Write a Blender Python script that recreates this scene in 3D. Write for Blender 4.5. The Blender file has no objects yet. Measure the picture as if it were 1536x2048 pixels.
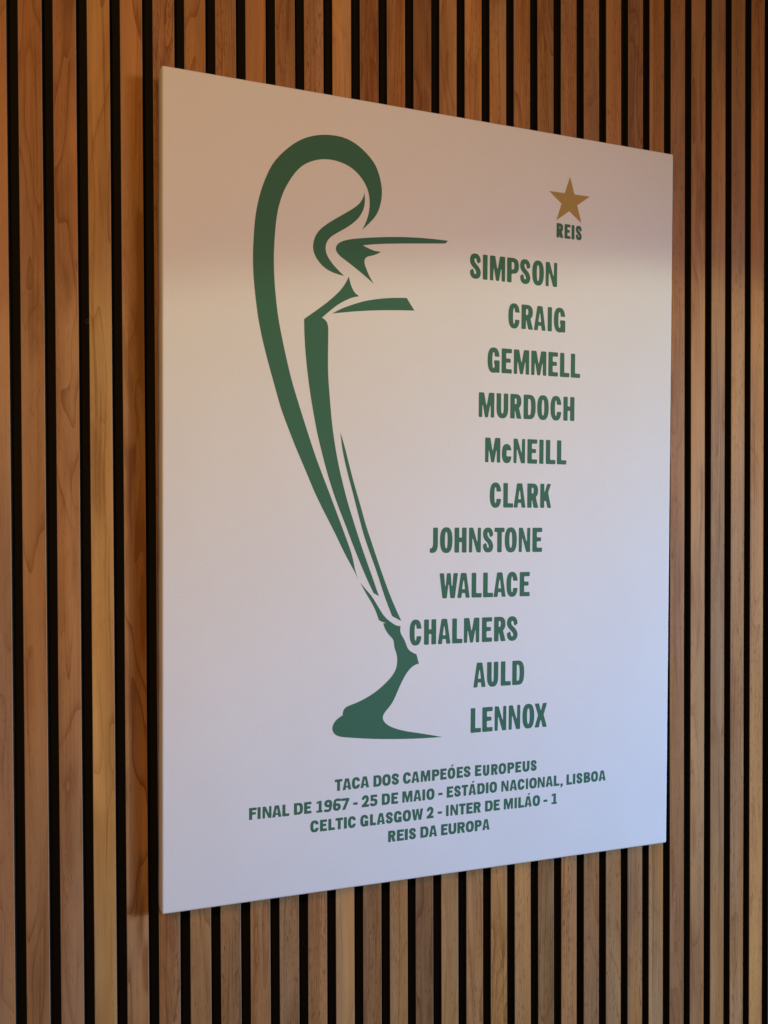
import bpy, bmesh, math, random
import numpy as np
from mathutils import Matrix, Vector
from mathutils.geometry import tessellate_polygon

# ------------------------------------------------------------------ camera, light, exposure
scene = bpy.context.scene
EYE = 1.5                                   # eye height above the floor, metres
B3 = Matrix(((1, 0, 0), (0, 0, -1), (0, 1, 0)))   # x right, y up, z out of the wall -> Blender axes

def rot3(axis, a):
    return Matrix.Rotation(a, 3, axis)

YAW, PITCH, ROLL, DIST = -0.28986124, -0.01208217, -0.00326482, 1.00604659
cam_data = bpy.data.cameras.new('camera')
cam = bpy.data.objects.new('camera', cam_data)
scene.collection.objects.link(cam)
scene.camera = cam
cam_data.sensor_fit = 'VERTICAL'
cam_data.sensor_height = 24.0
cam_data.lens = 1460.0 / 2048.0 * 24.0
cam_data.clip_start, cam_data.clip_end = 0.01, 50.0
M = (B3 @ rot3('Y', YAW) @ rot3('X', PITCH) @ rot3('Z', ROLL)).to_4x4()
M.translation = Vector((0, -DIST, EYE))
cam.matrix_world = M
cam_data.dof.use_dof = True
cam_data.dof.focus_distance = 1.08
cam_data.dof.aperture_fstop = 5.0

world = bpy.data.worlds.new('World')
scene.world = world
world.use_nodes = True
bg = world.node_tree.nodes['Background']
bg.inputs['Color'].default_value = (1.0, 0.81, 0.73, 1)
bg.inputs['Strength'].default_value = 0.105   # what the dim, warmly painted room sends back

def lamp(name, kind, loc, target, energy, color, **kw):
    d = bpy.data.lights.new(name, kind)
    d.energy, d.color = energy, color
    for k, v in kw.items():
        setattr(d, k, v)
    o = bpy.data.objects.new(name, d)
    scene.collection.objects.link(o)
    o.location = loc
    o.rotation_euler = (Vector(target) - Vector(loc)).to_track_quat('-Z', 'Y').to_euler()
    return o

# a warm ceiling lamp; daylight and blue sky light through a window to the right, whose head cuts
# them off above the middle of the canvas (the spots share the window's place)
def watts(rgb):
    m = max(rgb)
    return dict(energy=m * WATT, color=tuple(c / m for c in rgb))
WATT = 49.2
WIN = (2.666, -2.213, 2.0)
def aim(dx, dz):
    return (WIN[0] + dx, WIN[1] + 1.0, WIN[2] + dz)
def window(name, dx, dz, half, blend, soft, rgb):
    lamp(name, 'SPOT', WIN, aim(dx, dz), spot_size=2 * half, spot_blend=blend, shadow_soft_size=soft, **watts(rgb))
lamp('warm_ceiling_lamp', 'POINT', (-0.402, -1.465, 2.148), (0, 0, 1.5), shadow_soft_size=0.12, **watts((0.520, 0.240, 0.004)))
window('window_sky_light', -0.571, -1.629, 0.947, 0.454, 0.45, (1.75, 3.65, 8.3))
window('window_daylight', -1.232, -0.094, 0.294, 1.0, 0.30, (2.747, 2.166, 2.074))
window('window_direct_light', -0.822, -1.453, 0.811, 0.058, 0.03, (1.747, 1.977, 1.216))

scene.view_settings.view_transform = 'Standard'
scene.view_settings.look = 'None'
scene.view_settings.exposure = 0.12
scene.view_settings.gamma = 1.0

# ------------------------------------------------------------------ the printed artwork, in millimetres from the canvas centre
EMBLEM = {
    'handle': [(-120.42, 364.03), (-112.3, 372.53), (-108.32, 376.86), (-106.38, 379.07), (-104.52, 381.32), (-102.78, 383.65), (-101.18, 386.07), (-99.76, 388.57), (-98.52, 391.14), (-97.43, 393.77), (-96.48, 396.45), (-95.64, 399.16), (-94.92, 401.89), (-94.29, 404.63), (-93.77, 407.38), (-93.36, 410.14), (-93.06, 412.89), (-92.88, 415.64), (-92.82, 418.37), (-92.9, 421.09), (-93.09, 423.8), (-93.4, 426.48), (-93.8, 429.13), (-94.3, 431.76), (-94.88, 434.37), (-96.26, 439.51), (-97.05, 442.04), (-97.9, 444.53), (-98.83, 447.0), (-99.85, 449.41), (-100.97, 451.76), (-102.22, 454.04), (-103.6, 456.23), (-105.1, 458.34), (-106.7, 460.36), (-108.4, 462.32), (-110.17, 464.21), (-112.0, 466.04), (-113.88, 467.81), (-115.82, 469.53), (-117.81, 471.19), (-119.85, 472.79), (-121.93, 474.33), (-124.05, 475.81), (-126.23, 477.23), (-128.45, 478.57), (-130.72, 479.83), (-133.05, 480.99), (-135.44, 482.05), (-137.88, 483.01), (-140.38, 483.85), (-142.92, 484.58), (-145.5, 485.19), (-148.12, 485.69), (-150.77, 486.07), (-153.45, 486.34), (-156.15, 486.5), (-158.87, 486.56), (-161.6, 486.54), (-164.33, 486.44), (-167.07, 486.26), (-169.81, 486.0), (-172.55, 485.66), (-178.01, 484.75), (-180.72, 484.17), (-183.43, 483.51), (-186.12, 482.76), (-188.79, 481.93), (-191.44, 481.02), (-194.07, 480.01), (-196.66, 478.91), (-199.22, 477.72), (-201.74, 476.44), (-204.22, 475.07), (-206.65, 473.61), (-209.03, 472.07), (-211.37, 470.45), (-213.65, 468.76), (-215.89, 467.0), (-218.08, 465.19), (-222.33, 461.42), (-226.43, 457.49), (-230.37, 453.42), (-234.12, 449.2), (-237.67, 444.83), (-239.35, 442.58), (-240.96, 440.29), (-242.49, 437.96), (-243.93, 435.59), (-245.29, 433.17), (-246.57, 430.72), (-247.78, 428.24), (-250.02, 423.21), (-253.11, 415.59), (-255.9, 407.91), (-257.57, 402.74), (-259.1, 397.56), (-261.11, 389.74), (-262.29, 384.51), (-263.84, 376.65), (-265.11, 368.77), (-265.79, 363.52), (-266.6, 355.64), (-267.03, 350.39), (-267.7, 339.9), (-268.19, 329.41), (-268.45, 321.56), (-268.56, 313.71), (-268.5, 305.88), (-268.16, 295.47), (-267.89, 290.28), (-267.54, 285.09), (-266.64, 274.75), (-265.56, 264.44), (-264.67, 256.71), (-262.99, 243.86), (-261.44, 233.61), (-260.57, 228.5), (-259.62, 223.41), (-257.54, 213.26), (-255.24, 203.16), (-252.15, 190.58), (-249.52, 180.54), (-246.04, 168.02), (-234.54, 127.87), (-232.3, 120.33), (-229.88, 112.85), (-228.13, 107.9), (-225.34, 100.52), (-216.65, 78.44), (-211.63, 66.19), (-206.42, 53.98), (-196.76, 32.0), (-189.35, 14.74), (-187.19, 9.81), (-183.84, 2.45), (-180.35, -4.86), (-175.53, -14.57), (-170.53, -24.22), (-160.33, -43.55), (-156.56, -50.86), (-152.86, -58.23), (-146.85, -70.63), (-143.1, -78.03), (-139.16, -85.36), (-129.61, -102.37), (-126.95, -107.29), (-123.08, -114.75), (-125.2, -109.6), (-126.14, -106.99), (-126.97, -104.36), (-127.69, -101.69), (-128.32, -99.01), (-130.04, -90.91), (-131.29, -85.53), (-132.75, -80.21), (-134.43, -74.95), (-136.28, -69.74), (-138.2, -64.57), (-154.91, -20.99), (-163.81, 1.85), (-172.8, 24.51), (-178.71, 39.57), (-181.6, 47.1), (-184.39, 54.65), (-187.92, 64.76), (-193.91, 82.47), (-199.8, 100.13), (-205.58, 117.76), (-212.77, 140.4), (-215.05, 147.96), (-217.2, 155.56), (-219.85, 165.73), (-221.74, 173.38), (-225.36, 188.69), (-228.22, 201.46), (-231.46, 216.81), (-232.96, 224.5), (-234.34, 232.21), (-235.56, 239.96), (-236.95, 250.33), (-237.85, 258.12), (-239.17, 271.14), (-239.81, 278.97), (-240.49, 289.43), (-240.83, 297.3), (-241.11, 307.81), (-241.18, 315.7), (-241.09, 320.97), (-240.8, 328.89), (-240.41, 336.82), (-239.93, 344.76), (-239.55, 350.05), (-239.09, 355.34), (-238.55, 360.64), (-237.9, 365.94), (-237.13, 371.23), (-236.19, 376.52), (-235.65, 379.16), (-234.41, 384.42), (-232.99, 389.66), (-232.2, 392.27), (-230.47, 397.46), (-229.51, 400.03), (-227.39, 405.12), (-226.23, 407.63), (-225.01, 410.13), (-222.39, 415.05), (-219.6, 419.9), (-216.64, 424.68), (-215.08, 427.02), (-213.44, 429.32), (-211.72, 431.55), (-209.9, 433.72), (-207.98, 435.8), (-205.96, 437.78), (-203.83, 439.65), (-201.61, 441.41), (-199.29, 443.04), (-196.89, 444.54), (-194.43, 445.94), (-191.91, 447.22), (-189.35, 448.39), (-186.74, 449.43), (-184.1, 450.36), (-181.42, 451.15), (-178.72, 451.82), (-176.01, 452.35), (-173.28, 452.76), (-170.55, 453.06), (-167.83, 453.23), (-165.1, 453.28), (-162.4, 453.22), (-159.71, 453.03), (-157.04, 452.73), (-154.39, 452.32), (-151.77, 451.8), (-149.18, 451.2), (-146.63, 450.49), (-144.12, 449.68), (-141.66, 448.76), (-139.26, 447.72), (-136.94, 446.55), (-134.69, 445.25), (-132.52, 443.84), (-130.43, 442.32), (-128.43, 440.69), (-126.51, 438.97), (-124.68, 437.15), (-122.93, 435.25), (-121.27, 433.28), (-119.71, 431.22), (-118.23, 429.1), (-116.86, 426.9), (-115.6, 424.63), (-114.47, 422.29), (-113.47, 419.88), (-112.61, 417.4), (-111.9, 414.86), (-111.32, 412.28), (-110.88, 409.65), (-110.57, 406.98), (-110.39, 404.29), (-110.32, 401.58), (-110.37, 398.85), (-110.52, 396.12), (-110.77, 393.38), (-111.14, 390.64), (-111.62, 387.9), (-112.22, 385.18), (-112.93, 382.46), (-113.76, 379.77), (-114.7, 377.1), (-115.73, 374.45), (-118.0, 369.22)],
    'scroll': [(-117.6, 414.88), (-118.34, 412.2), (-119.17, 409.55), (-120.2, 406.96), (-121.45, 404.45), (-122.95, 402.05), (-124.67, 399.79), (-126.59, 397.65), (-128.67, 395.64), (-130.87, 393.74), (-133.15, 391.93), (-135.48, 390.18), (-142.63, 385.16), (-159.41, 373.83), (-164.12, 370.53), (-168.73, 367.12), (-173.19, 363.54), (-175.33, 361.66), (-177.38, 359.7), (-179.33, 357.66), (-181.12, 355.51), (-182.75, 353.25), (-184.19, 350.88), (-185.44, 348.43), (-186.49, 345.9), (-187.34, 343.32), (-187.98, 340.7), (-188.42, 338.07), (-188.63, 335.43), (-188.62, 332.82), (-188.36, 330.24), (-187.87, 327.72), (-187.13, 325.28), (-186.17, 322.93), (-185.01, 320.67), (-183.67, 318.51), (-182.18, 316.45), (-180.56, 314.47), (-178.83, 312.59), (-176.99, 310.82), (-175.05, 309.15), (-172.99, 307.6), (-170.83, 306.19), (-168.57, 304.92), (-166.22, 303.8), (-163.79, 302.82), (-161.28, 301.97), (-158.72, 301.24), (-156.11, 300.61), (-153.48, 300.05), (-145.46, 298.63), (-149.48, 302.0), (-153.43, 305.43), (-155.36, 307.18), (-159.1, 310.8), (-160.89, 312.68), (-162.62, 314.6), (-164.28, 316.59), (-165.84, 318.64), (-167.29, 320.76), (-168.59, 322.97), (-169.7, 325.27), (-170.58, 327.66), (-171.19, 330.14), (-171.5, 332.69), (-171.5, 335.29), (-171.17, 337.88), (-170.5, 340.43), (-169.48, 342.88), (-168.11, 345.2), (-166.43, 347.35), (-164.48, 349.34), (-162.35, 351.18), (-160.08, 352.91), (-157.74, 354.56), (-148.09, 360.88), (-143.31, 364.15), (-138.63, 367.6), (-136.35, 369.41), (-134.13, 371.28), (-131.97, 373.23), (-129.89, 375.26), (-127.92, 377.38), (-126.07, 379.6), (-124.36, 381.91), (-122.8, 384.32), (-121.41, 386.81), (-120.21, 389.37), (-119.2, 391.98), (-118.38, 394.65), (-117.77, 397.34), (-117.35, 400.05), (-117.12, 402.76), (-117.06, 405.47), (-117.13, 408.17), (-117.28, 410.86)],
    'rim': [(5.13, 362.89), (-12.82, 362.93), (-18.77, 362.88), (-24.7, 362.76), (-33.58, 362.47), (-42.42, 362.06), (-51.22, 361.53), (-57.07, 361.09), (-62.91, 360.59), (-71.62, 359.72), (-80.29, 358.74), (-88.92, 357.66), (-97.5, 356.47), (-108.87, 354.75), (-117.35, 353.35), (-125.77, 351.83), (-131.35, 350.72), (-134.13, 350.1), (-136.89, 349.44), (-139.64, 348.7), (-142.35, 347.88), (-145.03, 346.94), (-147.63, 345.86), (-150.11, 344.59), (-152.4, 343.09), (-154.39, 341.35), (-155.96, 339.37), (-156.99, 337.2), (-157.4, 334.93), (-157.16, 332.67), (-156.32, 330.53), (-154.99, 328.56), (-153.29, 326.76), (-151.35, 325.12), (-149.26, 323.6), (-147.09, 322.14), (-138.21, 316.48), (-131.59, 312.11), (-120.64, 304.6), (-114.17, 299.92), (-109.91, 296.69), (-103.58, 291.75), (-107.59, 297.83), (-109.45, 300.92), (-111.09, 304.08), (-112.6, 307.3), (-115.42, 313.86), (-116.09, 315.53), (-116.63, 317.16), (-116.97, 318.71), (-117.18, 320.64), (-117.14, 322.47), (-116.71, 324.14), (-115.89, 325.55), (-114.73, 326.82), (-113.33, 327.91), (-111.88, 328.62), (-110.2, 329.14), (-108.42, 329.6), (-106.67, 330.16), (-102.89, 331.65), (-101.01, 332.47), (-99.23, 333.36), (-97.74, 334.24), (-93.57, 337.1), (-98.79, 337.1), (-100.52, 337.16), (-102.25, 337.33), (-104.05, 337.65), (-105.86, 338.06), (-109.43, 339.1), (-112.91, 340.28), (-119.64, 343.04), (-108.38, 345.25), (-102.31, 346.33), (-92.59, 347.81), (-79.78, 349.53), (-63.09, 351.54), (1.52, 358.53)],
    'body': [(-139.04, 298.82), (-141.4, 293.52), (-142.25, 291.74), (-143.22, 289.94), (-145.37, 286.41), (-147.82, 282.83), (-150.42, 279.39), (-153.16, 276.22), (-156.05, 273.18), (-159.06, 270.17), (-163.23, 266.15), (-166.12, 263.5), (-170.67, 259.51), (-175.6, 255.44), (-182.17, 250.16), (-190.4, 243.71), (-199.09, 237.05), (-200.4, 235.87), (-199.97, 219.88), (-199.74, 214.56), (-199.3, 206.59), (-198.55, 195.97), (-197.35, 182.72), (-196.2, 172.14), (-194.58, 158.93), (-193.14, 148.37), (-191.16, 135.2), (-189.41, 124.67), (-187.52, 114.16), (-184.53, 98.41), (-182.97, 90.53), (-181.27, 82.67), (-179.42, 74.85), (-176.81, 64.43), (-173.39, 51.42), (-171.26, 43.63), (-168.3, 33.24), (-165.97, 25.48), (-163.54, 17.73), (-160.12, 7.42), (-157.42, -0.27), (-153.62, -10.49), (-149.66, -20.67), (-140.37, -43.56), (-132.36, -64.12), (-128.23, -74.4), (-120.72, -92.36), (-118.52, -97.49), (-114.0, -107.73), (-111.67, -112.83), (-108.08, -120.46), (-101.25, -134.41), (-93.38, -139.11), (-102.92, -112.63), (-114.62, -81.16), (-118.4, -70.69), (-121.13, -62.83), (-124.67, -52.33), (-135.03, -20.91), (-137.52, -13.05), (-139.1, -7.81), (-141.35, 0.09), (-142.79, 5.36), (-145.58, 15.92), (-148.26, 26.48), (-150.15, 34.42), (-151.34, 39.72), (-153.04, 47.69), (-154.11, 53.01), (-156.11, 63.66), (-157.93, 74.33), (-159.56, 85.03), (-160.97, 95.75), (-162.18, 106.48), (-163.73, 122.6), (-164.68, 133.35), (-166.03, 149.47), (-166.43, 154.84), (-166.9, 162.91), (-167.2, 171.0), (-167.38, 181.79), (-167.4, 189.89), (-167.15, 222.3), (-167.22, 224.97), (-167.41, 227.61), (-167.8, 230.15), (-168.5, 232.53), (-169.59, 234.67), (-171.08, 236.5), (-172.95, 238.02), (-175.08, 239.29), (-176.13, 239.54), (-167.62, 247.57), (-163.34, 251.39), (-158.99, 255.14), (-157.54, 256.34), (-154.65, 258.58), (-151.28, 260.94), (-149.6, 262.03), (-146.23, 264.09), (-142.85, 266.03), (-139.46, 267.86), (-136.05, 269.5), (-134.33, 270.21), (-132.35, 270.91), (-130.36, 271.5), (-124.36, 273.07), (-127.26, 274.89), (-128.67, 275.85), (-129.97, 276.98), (-131.0, 278.13), (-131.95, 279.41), (-132.83, 280.78), (-133.65, 282.21), (-134.41, 283.67), (-135.13, 285.24), (-135.78, 286.89), (-136.37, 288.58), (-137.39, 291.89), (-137.87, 293.66)],
    'band': [(-162.52, 246.38), (-154.02, 251.31), (-150.57, 253.22), (-147.05, 255.0), (-143.49, 256.66), (-139.88, 258.25), (-136.17, 259.8), (-128.58, 262.84), (-122.67, 265.05), (-118.66, 266.41), (-114.76, 267.6), (-110.95, 268.64), (-105.13, 270.04), (-99.27, 271.31), (-93.46, 272.45), (-87.65, 273.44), (-81.78, 274.31), (-75.85, 275.06), (-69.94, 275.63), (-55.88, 276.73), (-44.23, 260.0), (-63.95, 258.82), (-74.64, 258.09), (-91.3, 256.66), (-97.5, 256.04), (-105.87, 255.11), (-120.63, 253.26), (-131.28, 251.74), (-139.59, 250.41)],
    'strip': [(-149.84, 86.35), (-148.01, 72.4), (-147.4, 68.35), (-146.47, 62.77), (-145.46, 57.18), (-144.63, 53.13), (-143.63, 48.57), (-142.48, 43.77), (-138.97, 30.31), (-130.57, -0.16), (-125.42, -19.22), (-118.91, -42.99), (-116.64, -50.76), (-114.16, -58.38), (-112.25, -63.86), (-110.12, -69.73), (-100.04, -96.56), (-96.58, -105.99), (-93.77, -114.07), (-88.03, -131.36), (-85.39, -138.85), (-82.47, -146.56), (-74.14, -167.4), (-60.33, -174.96), (-67.81, -159.41), (-71.39, -151.6), (-73.69, -146.38), (-75.92, -141.14), (-81.28, -127.98), (-86.34, -114.78), (-93.11, -96.28), (-96.89, -85.71), (-109.84, -48.87), (-111.62, -43.61), (-114.14, -35.69), (-121.94, -9.21), (-129.98, 17.05), (-132.25, 24.94), (-134.43, 32.84), (-141.42, 59.18), (-143.59, 67.03), (-145.12, 72.24), (-146.75, 77.4)],
    'base': [(-120.2, -119.75), (-113.26, -132.32), (-111.22, -135.83), (-104.89, -146.08), (-100.9, -153.26), (-99.07, -156.93), (-97.45, -160.64), (-96.08, -164.36), (-93.46, -171.95), (-92.0, -173.03), (-90.34, -174.07), (-88.85, -174.72), (-83.57, -176.53), (-87.0, -177.19), (-86.09, -179.86), (-85.1, -182.49), (-83.98, -185.07), (-82.68, -187.57), (-81.18, -189.96), (-79.49, -192.22), (-77.63, -194.34), (-73.96, -198.26), (-72.53, -200.21), (-71.61, -202.25), (-71.17, -204.43), (-70.75, -209.12), (-70.25, -211.56), (-69.47, -214.06), (-67.69, -219.2), (-66.99, -221.87), (-66.5, -224.6), (-66.23, -227.35), (-66.14, -230.12), (-66.24, -232.88), (-66.53, -235.6), (-67.05, -238.28), (-67.79, -240.89), (-68.77, -243.41), (-69.97, -245.82), (-71.38, -248.13), (-72.97, -250.33), (-74.69, -252.44), (-76.53, -254.46), (-78.44, -256.42), (-80.41, -258.33), (-84.47, -262.01), (-88.68, -265.51), (-90.84, -267.19), (-93.04, -268.83), (-95.28, -270.4), (-97.56, -271.92), (-99.88, -273.37), (-104.63, -276.11), (-109.5, -278.65), (-114.46, -280.99), (-116.97, -282.09), (-122.07, -284.12), (-124.65, -285.04), (-127.26, -285.89), (-135.06, -288.27), (-137.5, -289.22), (-139.68, -290.42), (-141.49, -291.94), (-142.81, -293.82), (-143.6, -296.0), (-143.94, -298.42), (-144.01, -300.95), (-146.36, -302.22), (-148.64, -303.55), (-150.81, -305.02), (-152.81, -306.66), (-154.59, -308.51), (-156.1, -310.54), (-157.29, -312.76), (-158.09, -315.12), (-158.44, -317.56), (-158.26, -320.01), (-157.53, -322.36), (-156.26, -324.51), (-154.51, -326.37), (-152.37, -327.89), (-149.95, -329.07), (-147.35, -329.98), (-144.65, -330.67), (-141.88, -331.23), (-139.09, -331.72), (-125.03, -333.89), (-113.68, -335.5), (-102.25, -336.91), (-96.51, -337.55), (-87.85, -338.42), (-70.42, -339.95), (-52.81, -341.25), (-40.98, -341.96), (-26.1, -342.58), (-11.11, -342.97), (2.49, -343.22), (-27.35, -336.01), (-36.22, -333.99), (-45.06, -332.08), (-50.92, -330.73), (-56.71, -329.17), (-59.58, -328.3), (-62.43, -327.36), (-68.05, -325.3), (-70.8, -324.15), (-73.5, -322.9), (-76.11, -321.5), (-78.59, -319.93), (-80.89, -318.17), (-82.95, -316.21), (-84.66, -314.08), (-85.9, -311.81), (-86.53, -309.47), (-86.49, -307.13), (-85.8, -304.86), (-84.59, -302.7), (-83.02, -300.63), (-77.6, -294.62), (-75.86, -292.54), (-74.22, -290.38), (-72.7, -288.13), (-71.29, -285.81), (-69.99, -283.42), (-68.77, -280.98), (-63.1, -268.5), (-60.73, -263.54), (-58.21, -258.65), (-56.89, -256.24), (-55.51, -253.87), (-54.05, -251.53), (-52.5, -249.26), (-50.86, -247.05), (-49.11, -244.92), (-47.24, -242.92), (-45.23, -241.08), (-43.03, -239.48), (-40.65, -238.18), (-38.08, -237.16), (-34.02, -236.01), (-37.66, -222.76), (-40.35, -221.53), (-42.97, -220.24), (-45.45, -218.82), (-47.67, -217.18), (-49.54, -215.27), (-51.03, -213.08), (-52.19, -210.66), (-54.07, -205.5), (-55.11, -202.94), (-56.34, -200.47), (-59.19, -195.72), (-60.49, -193.35), (-61.45, -190.91), (-61.96, -188.39), (-62.01, -185.83), (-61.54, -181.94), (-65.41, -181.48), (-67.33, -181.0), (-68.92, -180.29), (-70.49, -179.37), (-75.13, -176.19), (-78.13, -173.9), (-79.6, -172.69), (-82.33, -170.2), (-84.82, -167.66), (-86.05, -166.26), (-87.29, -164.71), (-88.34, -163.29), (-89.38, -161.74), (-90.44, -160.09), (-94.64, -153.13), (-100.1, -144.33), (-102.33, -140.92), (-103.49, -139.3), (-106.01, -136.14), (-111.25, -130.16)],
    'star': [(199.58, 479.38), (207.28, 453.95), (233.59, 453.92), (212.08, 438.24), (219.51, 412.44), (198.65, 427.88), (177.36, 411.89), (185.75, 437.47), (164.93, 453.6), (190.98, 453.76)],
}
TEXT = [
    ('SIMPSON', [('SIMPSON', [(38.6, 56.5), (59.2, 66.6), (70.4, 94.4), (97.6, 116.8), (118.0, 135.6), (138.3, 157.5), (160.3, 179.2)], 313.2, 313.0, 35.9, 7.35)]),
    ('CRAIG', [('CRAIG', [(100.3, 118.7), (121.4, 140.3), (141.7, 161.2), (164.3, 171.6), (174.7, 193.8)], 246.9, 246.6, 35.9, 7.35)]),
    ('GEMMELL', [('GEMMELL', [(67.9, 86.8), (90.1, 106.7), (109.7, 134.4), (137.9, 162.7), (166.1, 182.4), (185.6, 201.5), (203.8, 219.7)], 180.5, 180.3, 35.9, 7.35)]),
    ('MURDOCH', [('MURDOCH', [(54.6, 79.0), (82.6, 101.1), (104.6, 122.9), (126.1, 145.8), (148.4, 167.6), (170.3, 188.5), (191.9, 210.7)], 115.1, 115.3, 35.9, 7.35)]),
    ('McNEILL', [('McNEILL', [(65.1, 89.1), (91.8, 107.4), (110.4, 129.1), (132.9, 149.2), (152.4, 159.7), (163.3, 179.5), (181.8, 197.6)], 50.2, 49.7, 35.9, 7.35)]),
    ('CLARK', [('CLARK', [(73.0, 91.3), (94.6, 110.3), (111.2, 130.5), (133.3, 151.5), (154.6, 173.0)], -15.1, -15.4, 35.9, 7.35)]),
    ('JOHNSTONE', [('JOHNSTONE', [(-18.9, -6.7), (-3.5, 15.7), (18.6, 37.1), (41.0, 59.6), (62.3, 79.7), (81.0, 97.2), (97.5, 116.8), (120.1, 138.7), (142.4, 158.6)], -79.9, -80.7, 35.9, 7.35)]),
    ('WALLACE', [('WALLACE', [(-3.9, 24.3), (23.5, 43.0), (45.6, 61.3), (63.7, 79.5), (80.3, 99.7), (100.8, 119.0), (122.2, 138.6)], -145.0, -145.9, 35.9, 7.35)]),
    ('CHALMERS', [('CHALMERS', [(-48.2, -30.1), (-26.6, -8.2), (-5.8, 13.7), (16.1, 31.9), (34.2, 58.1), (62.4, 78.5), (81.6, 100.4), (101.6, 120.0)], -209.9, -210.7, 35.9, 7.35)]),
    ('AULD', [('AULD', [(49.5, 69.0), (71.0, 89.1), (93.0, 109.0), (111.4, 130.9)], -275.7, -276.3, 35.9, 7.35)]),
    ('LENNOX', [('LENNOX', [(45.8, 62.3), (64.1, 80.6), (83.7, 102.3), (106.3, 125.1), (128.6, 147.9), (148.8, 168.8)], -341.2, -342.0, 35.9, 7.35)]),
    ('REIS under the star', [('REIS', [(177.8, 189.1), (191.2, 200.9), (203.0, 207.8), (209.7, 220.6)], 386.8, 386.6, 21.3, 4.85)]),
    ('TACA DOS CAMPEÓES EUROPEUS', [('TACA', [(-154.5, -143.8), (-143.5, -131.2), (-130.4, -118.8), (-118.2, -105.8)], -404.3, -403.9, 15.9, 4.15), ('DOS', [(-99.6, -87.7), (-86.8, -74.4), (-73.3, -62.1)], -404.3, -404.4, 15.9, 4.15), ('CAMPEÓES', [(-56.4, -44.6), (-43.9, -31.9), (-29.9, -15.6), (-13.0, -1.7), (-0.4, 9.3), (10.8, 22.5), (24.8, 34.5), (35.3, 46.6)], -404.6, -404.6, 15.9, 4.15), ('E', [(53.3, 63.4)], -404.7, -404.8, 15.9, 4.15), ('UROPEUS', [(65.8, 75.9), (78.8, 89.6), (90.7, 103.0), (105.0, 116.0), (117.8, 127.4), (129.5, 140.9), (142.6, 153.0)], -405.6, -406.1, 15.9, 4.15)]),
    ('FINAL DE 1967 - 25 DE MAIO - ESTÁDIO NACIONAL, LISBOA', [('FINAL', [(-270.3, -260.3), (-259.2, -255.0), (-252.5, -240.7), (-239.8, -227.4), (-226.2, -216.8)], -430.3, -430.8, 15.9, 4.15), ('DE', [(-210.5, -198.2), (-196.8, -186.6)], -430.6, -430.8, 15.9, 4.15), ('1967', [(-179.8, -171.4), (-169.0, -158.1), (-156.9, -146.0), (-145.4, -134.0)], -431.1, -431.3, 15.9, 4.15), ('-', [(-128.4, -122.0)], -430.9, -431.0, 15.9, 4.15), ('25', [(-116.2, -105.7), (-104.3, -93.5)], -431.0, -430.9, 15.9, 4.15), ('DE', [(-87.2, -75.2), (-73.4, -63.4)], -431.0, -431.3, 15.9, 4.15), ('MAIO', [(-57.2, -42.3), (-40.8, -28.8), (-27.3, -23.1), (-21.2, -9.0)], -430.9, -431.4, 15.9, 4.15), ('-', [(-3.2, 3.3)], -431.1, -431.2, 15.9, 4.15), ('ESTÁDI', [(9.7, 19.5), (20.8, 31.6), (32.6, 42.8), (43.4, 55.1), (57.1, 69.1), (70.7, 74.9)], -431.3, -431.6, 15.9, 4.15), ('O', [(76.4, 88.5)], -431.3, -431.8, 15.9, 4.15), ('NACIONAL', [(95.4, 107.0), (108.7, 120.8), (121.7, 133.2), (135.2, 138.8), (140.7, 153.3), (154.7, 166.5), (168.1, 180.1), (181.6, 191.0)], -431.8, -432.7, 15.9, 4.15), (',', [(192.0, 196.3)], -432.7, -432.8, 15.9, 4.15), ('LISBOA', [(203.0, 212.5), (214.0, 218.1), (219.8, 230.6), (232.6, 244.0), (245.2, 257.5), (258.6, 270.7)], -433.0, -432.8, 15.9, 4.15)]),
    ('CELTIC GLASGOW 2 - INTER DE MILÁO - 1', [('CELTIC', [(-188.2, -176.5), (-174.8, -165.1), (-163.2, -153.9), (-153.2, -142.6), (-141.3, -137.2), (-135.7, -124.3)], -457.1, -457.6, 15.9, 4.15), ('GLASGOW', [(-118.2, -106.6), (-104.2, -95.4), (-94.4, -82.5), (-81.5, -70.7), (-69.5, -57.9), (-56.4, -44.2), (-42.9, -26.0)], -457.7, -458.1, 15.9, 4.15), ('2', [(-20.6, -10.1)], -457.8, -457.9, 15.9, 4.15), ('-', [(-3.9, 2.6)], -457.7, -457.9, 15.9, 4.15), ('INTER', [(8.8, 12.8), (15.5, 27.3), (28.9, 38.9), (40.2, 50.3), (51.6, 63.1)], -457.8, -458.4, 15.9, 4.15), ('DE', [(69.6, 82.0), (83.3, 93.2)], -458.2, -458.4, 15.9, 4.15), ('MILÁO', [(99.6, 114.4), (116.9, 120.9), (123.0, 132.6), (133.2, 145.2), (146.6, 158.9)], -458.6, -459.1, 15.9, 4.15), ('-', [(164.5, 171.2)], -459.3, -459.4, 15.9, 4.15), ('1', [(178.0, 187.0)], -459.3, -459.6, 15.9, 4.15)]),
    ('REIS DA EUROPA', [('REIS', [(-77.7, -66.5), (-64.8, -54.5), (-53.3, -48.6), (-47.1, -36.3)], -484.2, -484.5, 15.9, 4.15), ('DA', [(-29.9, -17.6), (-16.9, -4.7)], -484.2, -484.5, 15.9, 4.15), ('EUROPA', [(1.4, 11.6), (12.8, 24.9), (26.5, 38.6), (39.6, 52.2), (53.7, 64.5), (65.6, 77.0)], -484.5, -485.1, 15.9, 4.15)]),
]
GREEN, GOLD = (0.054, 0.162, 0.100), (0.44, 0.285, 0.09)
SCREW = (-0.0962, 0.2365)


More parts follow.
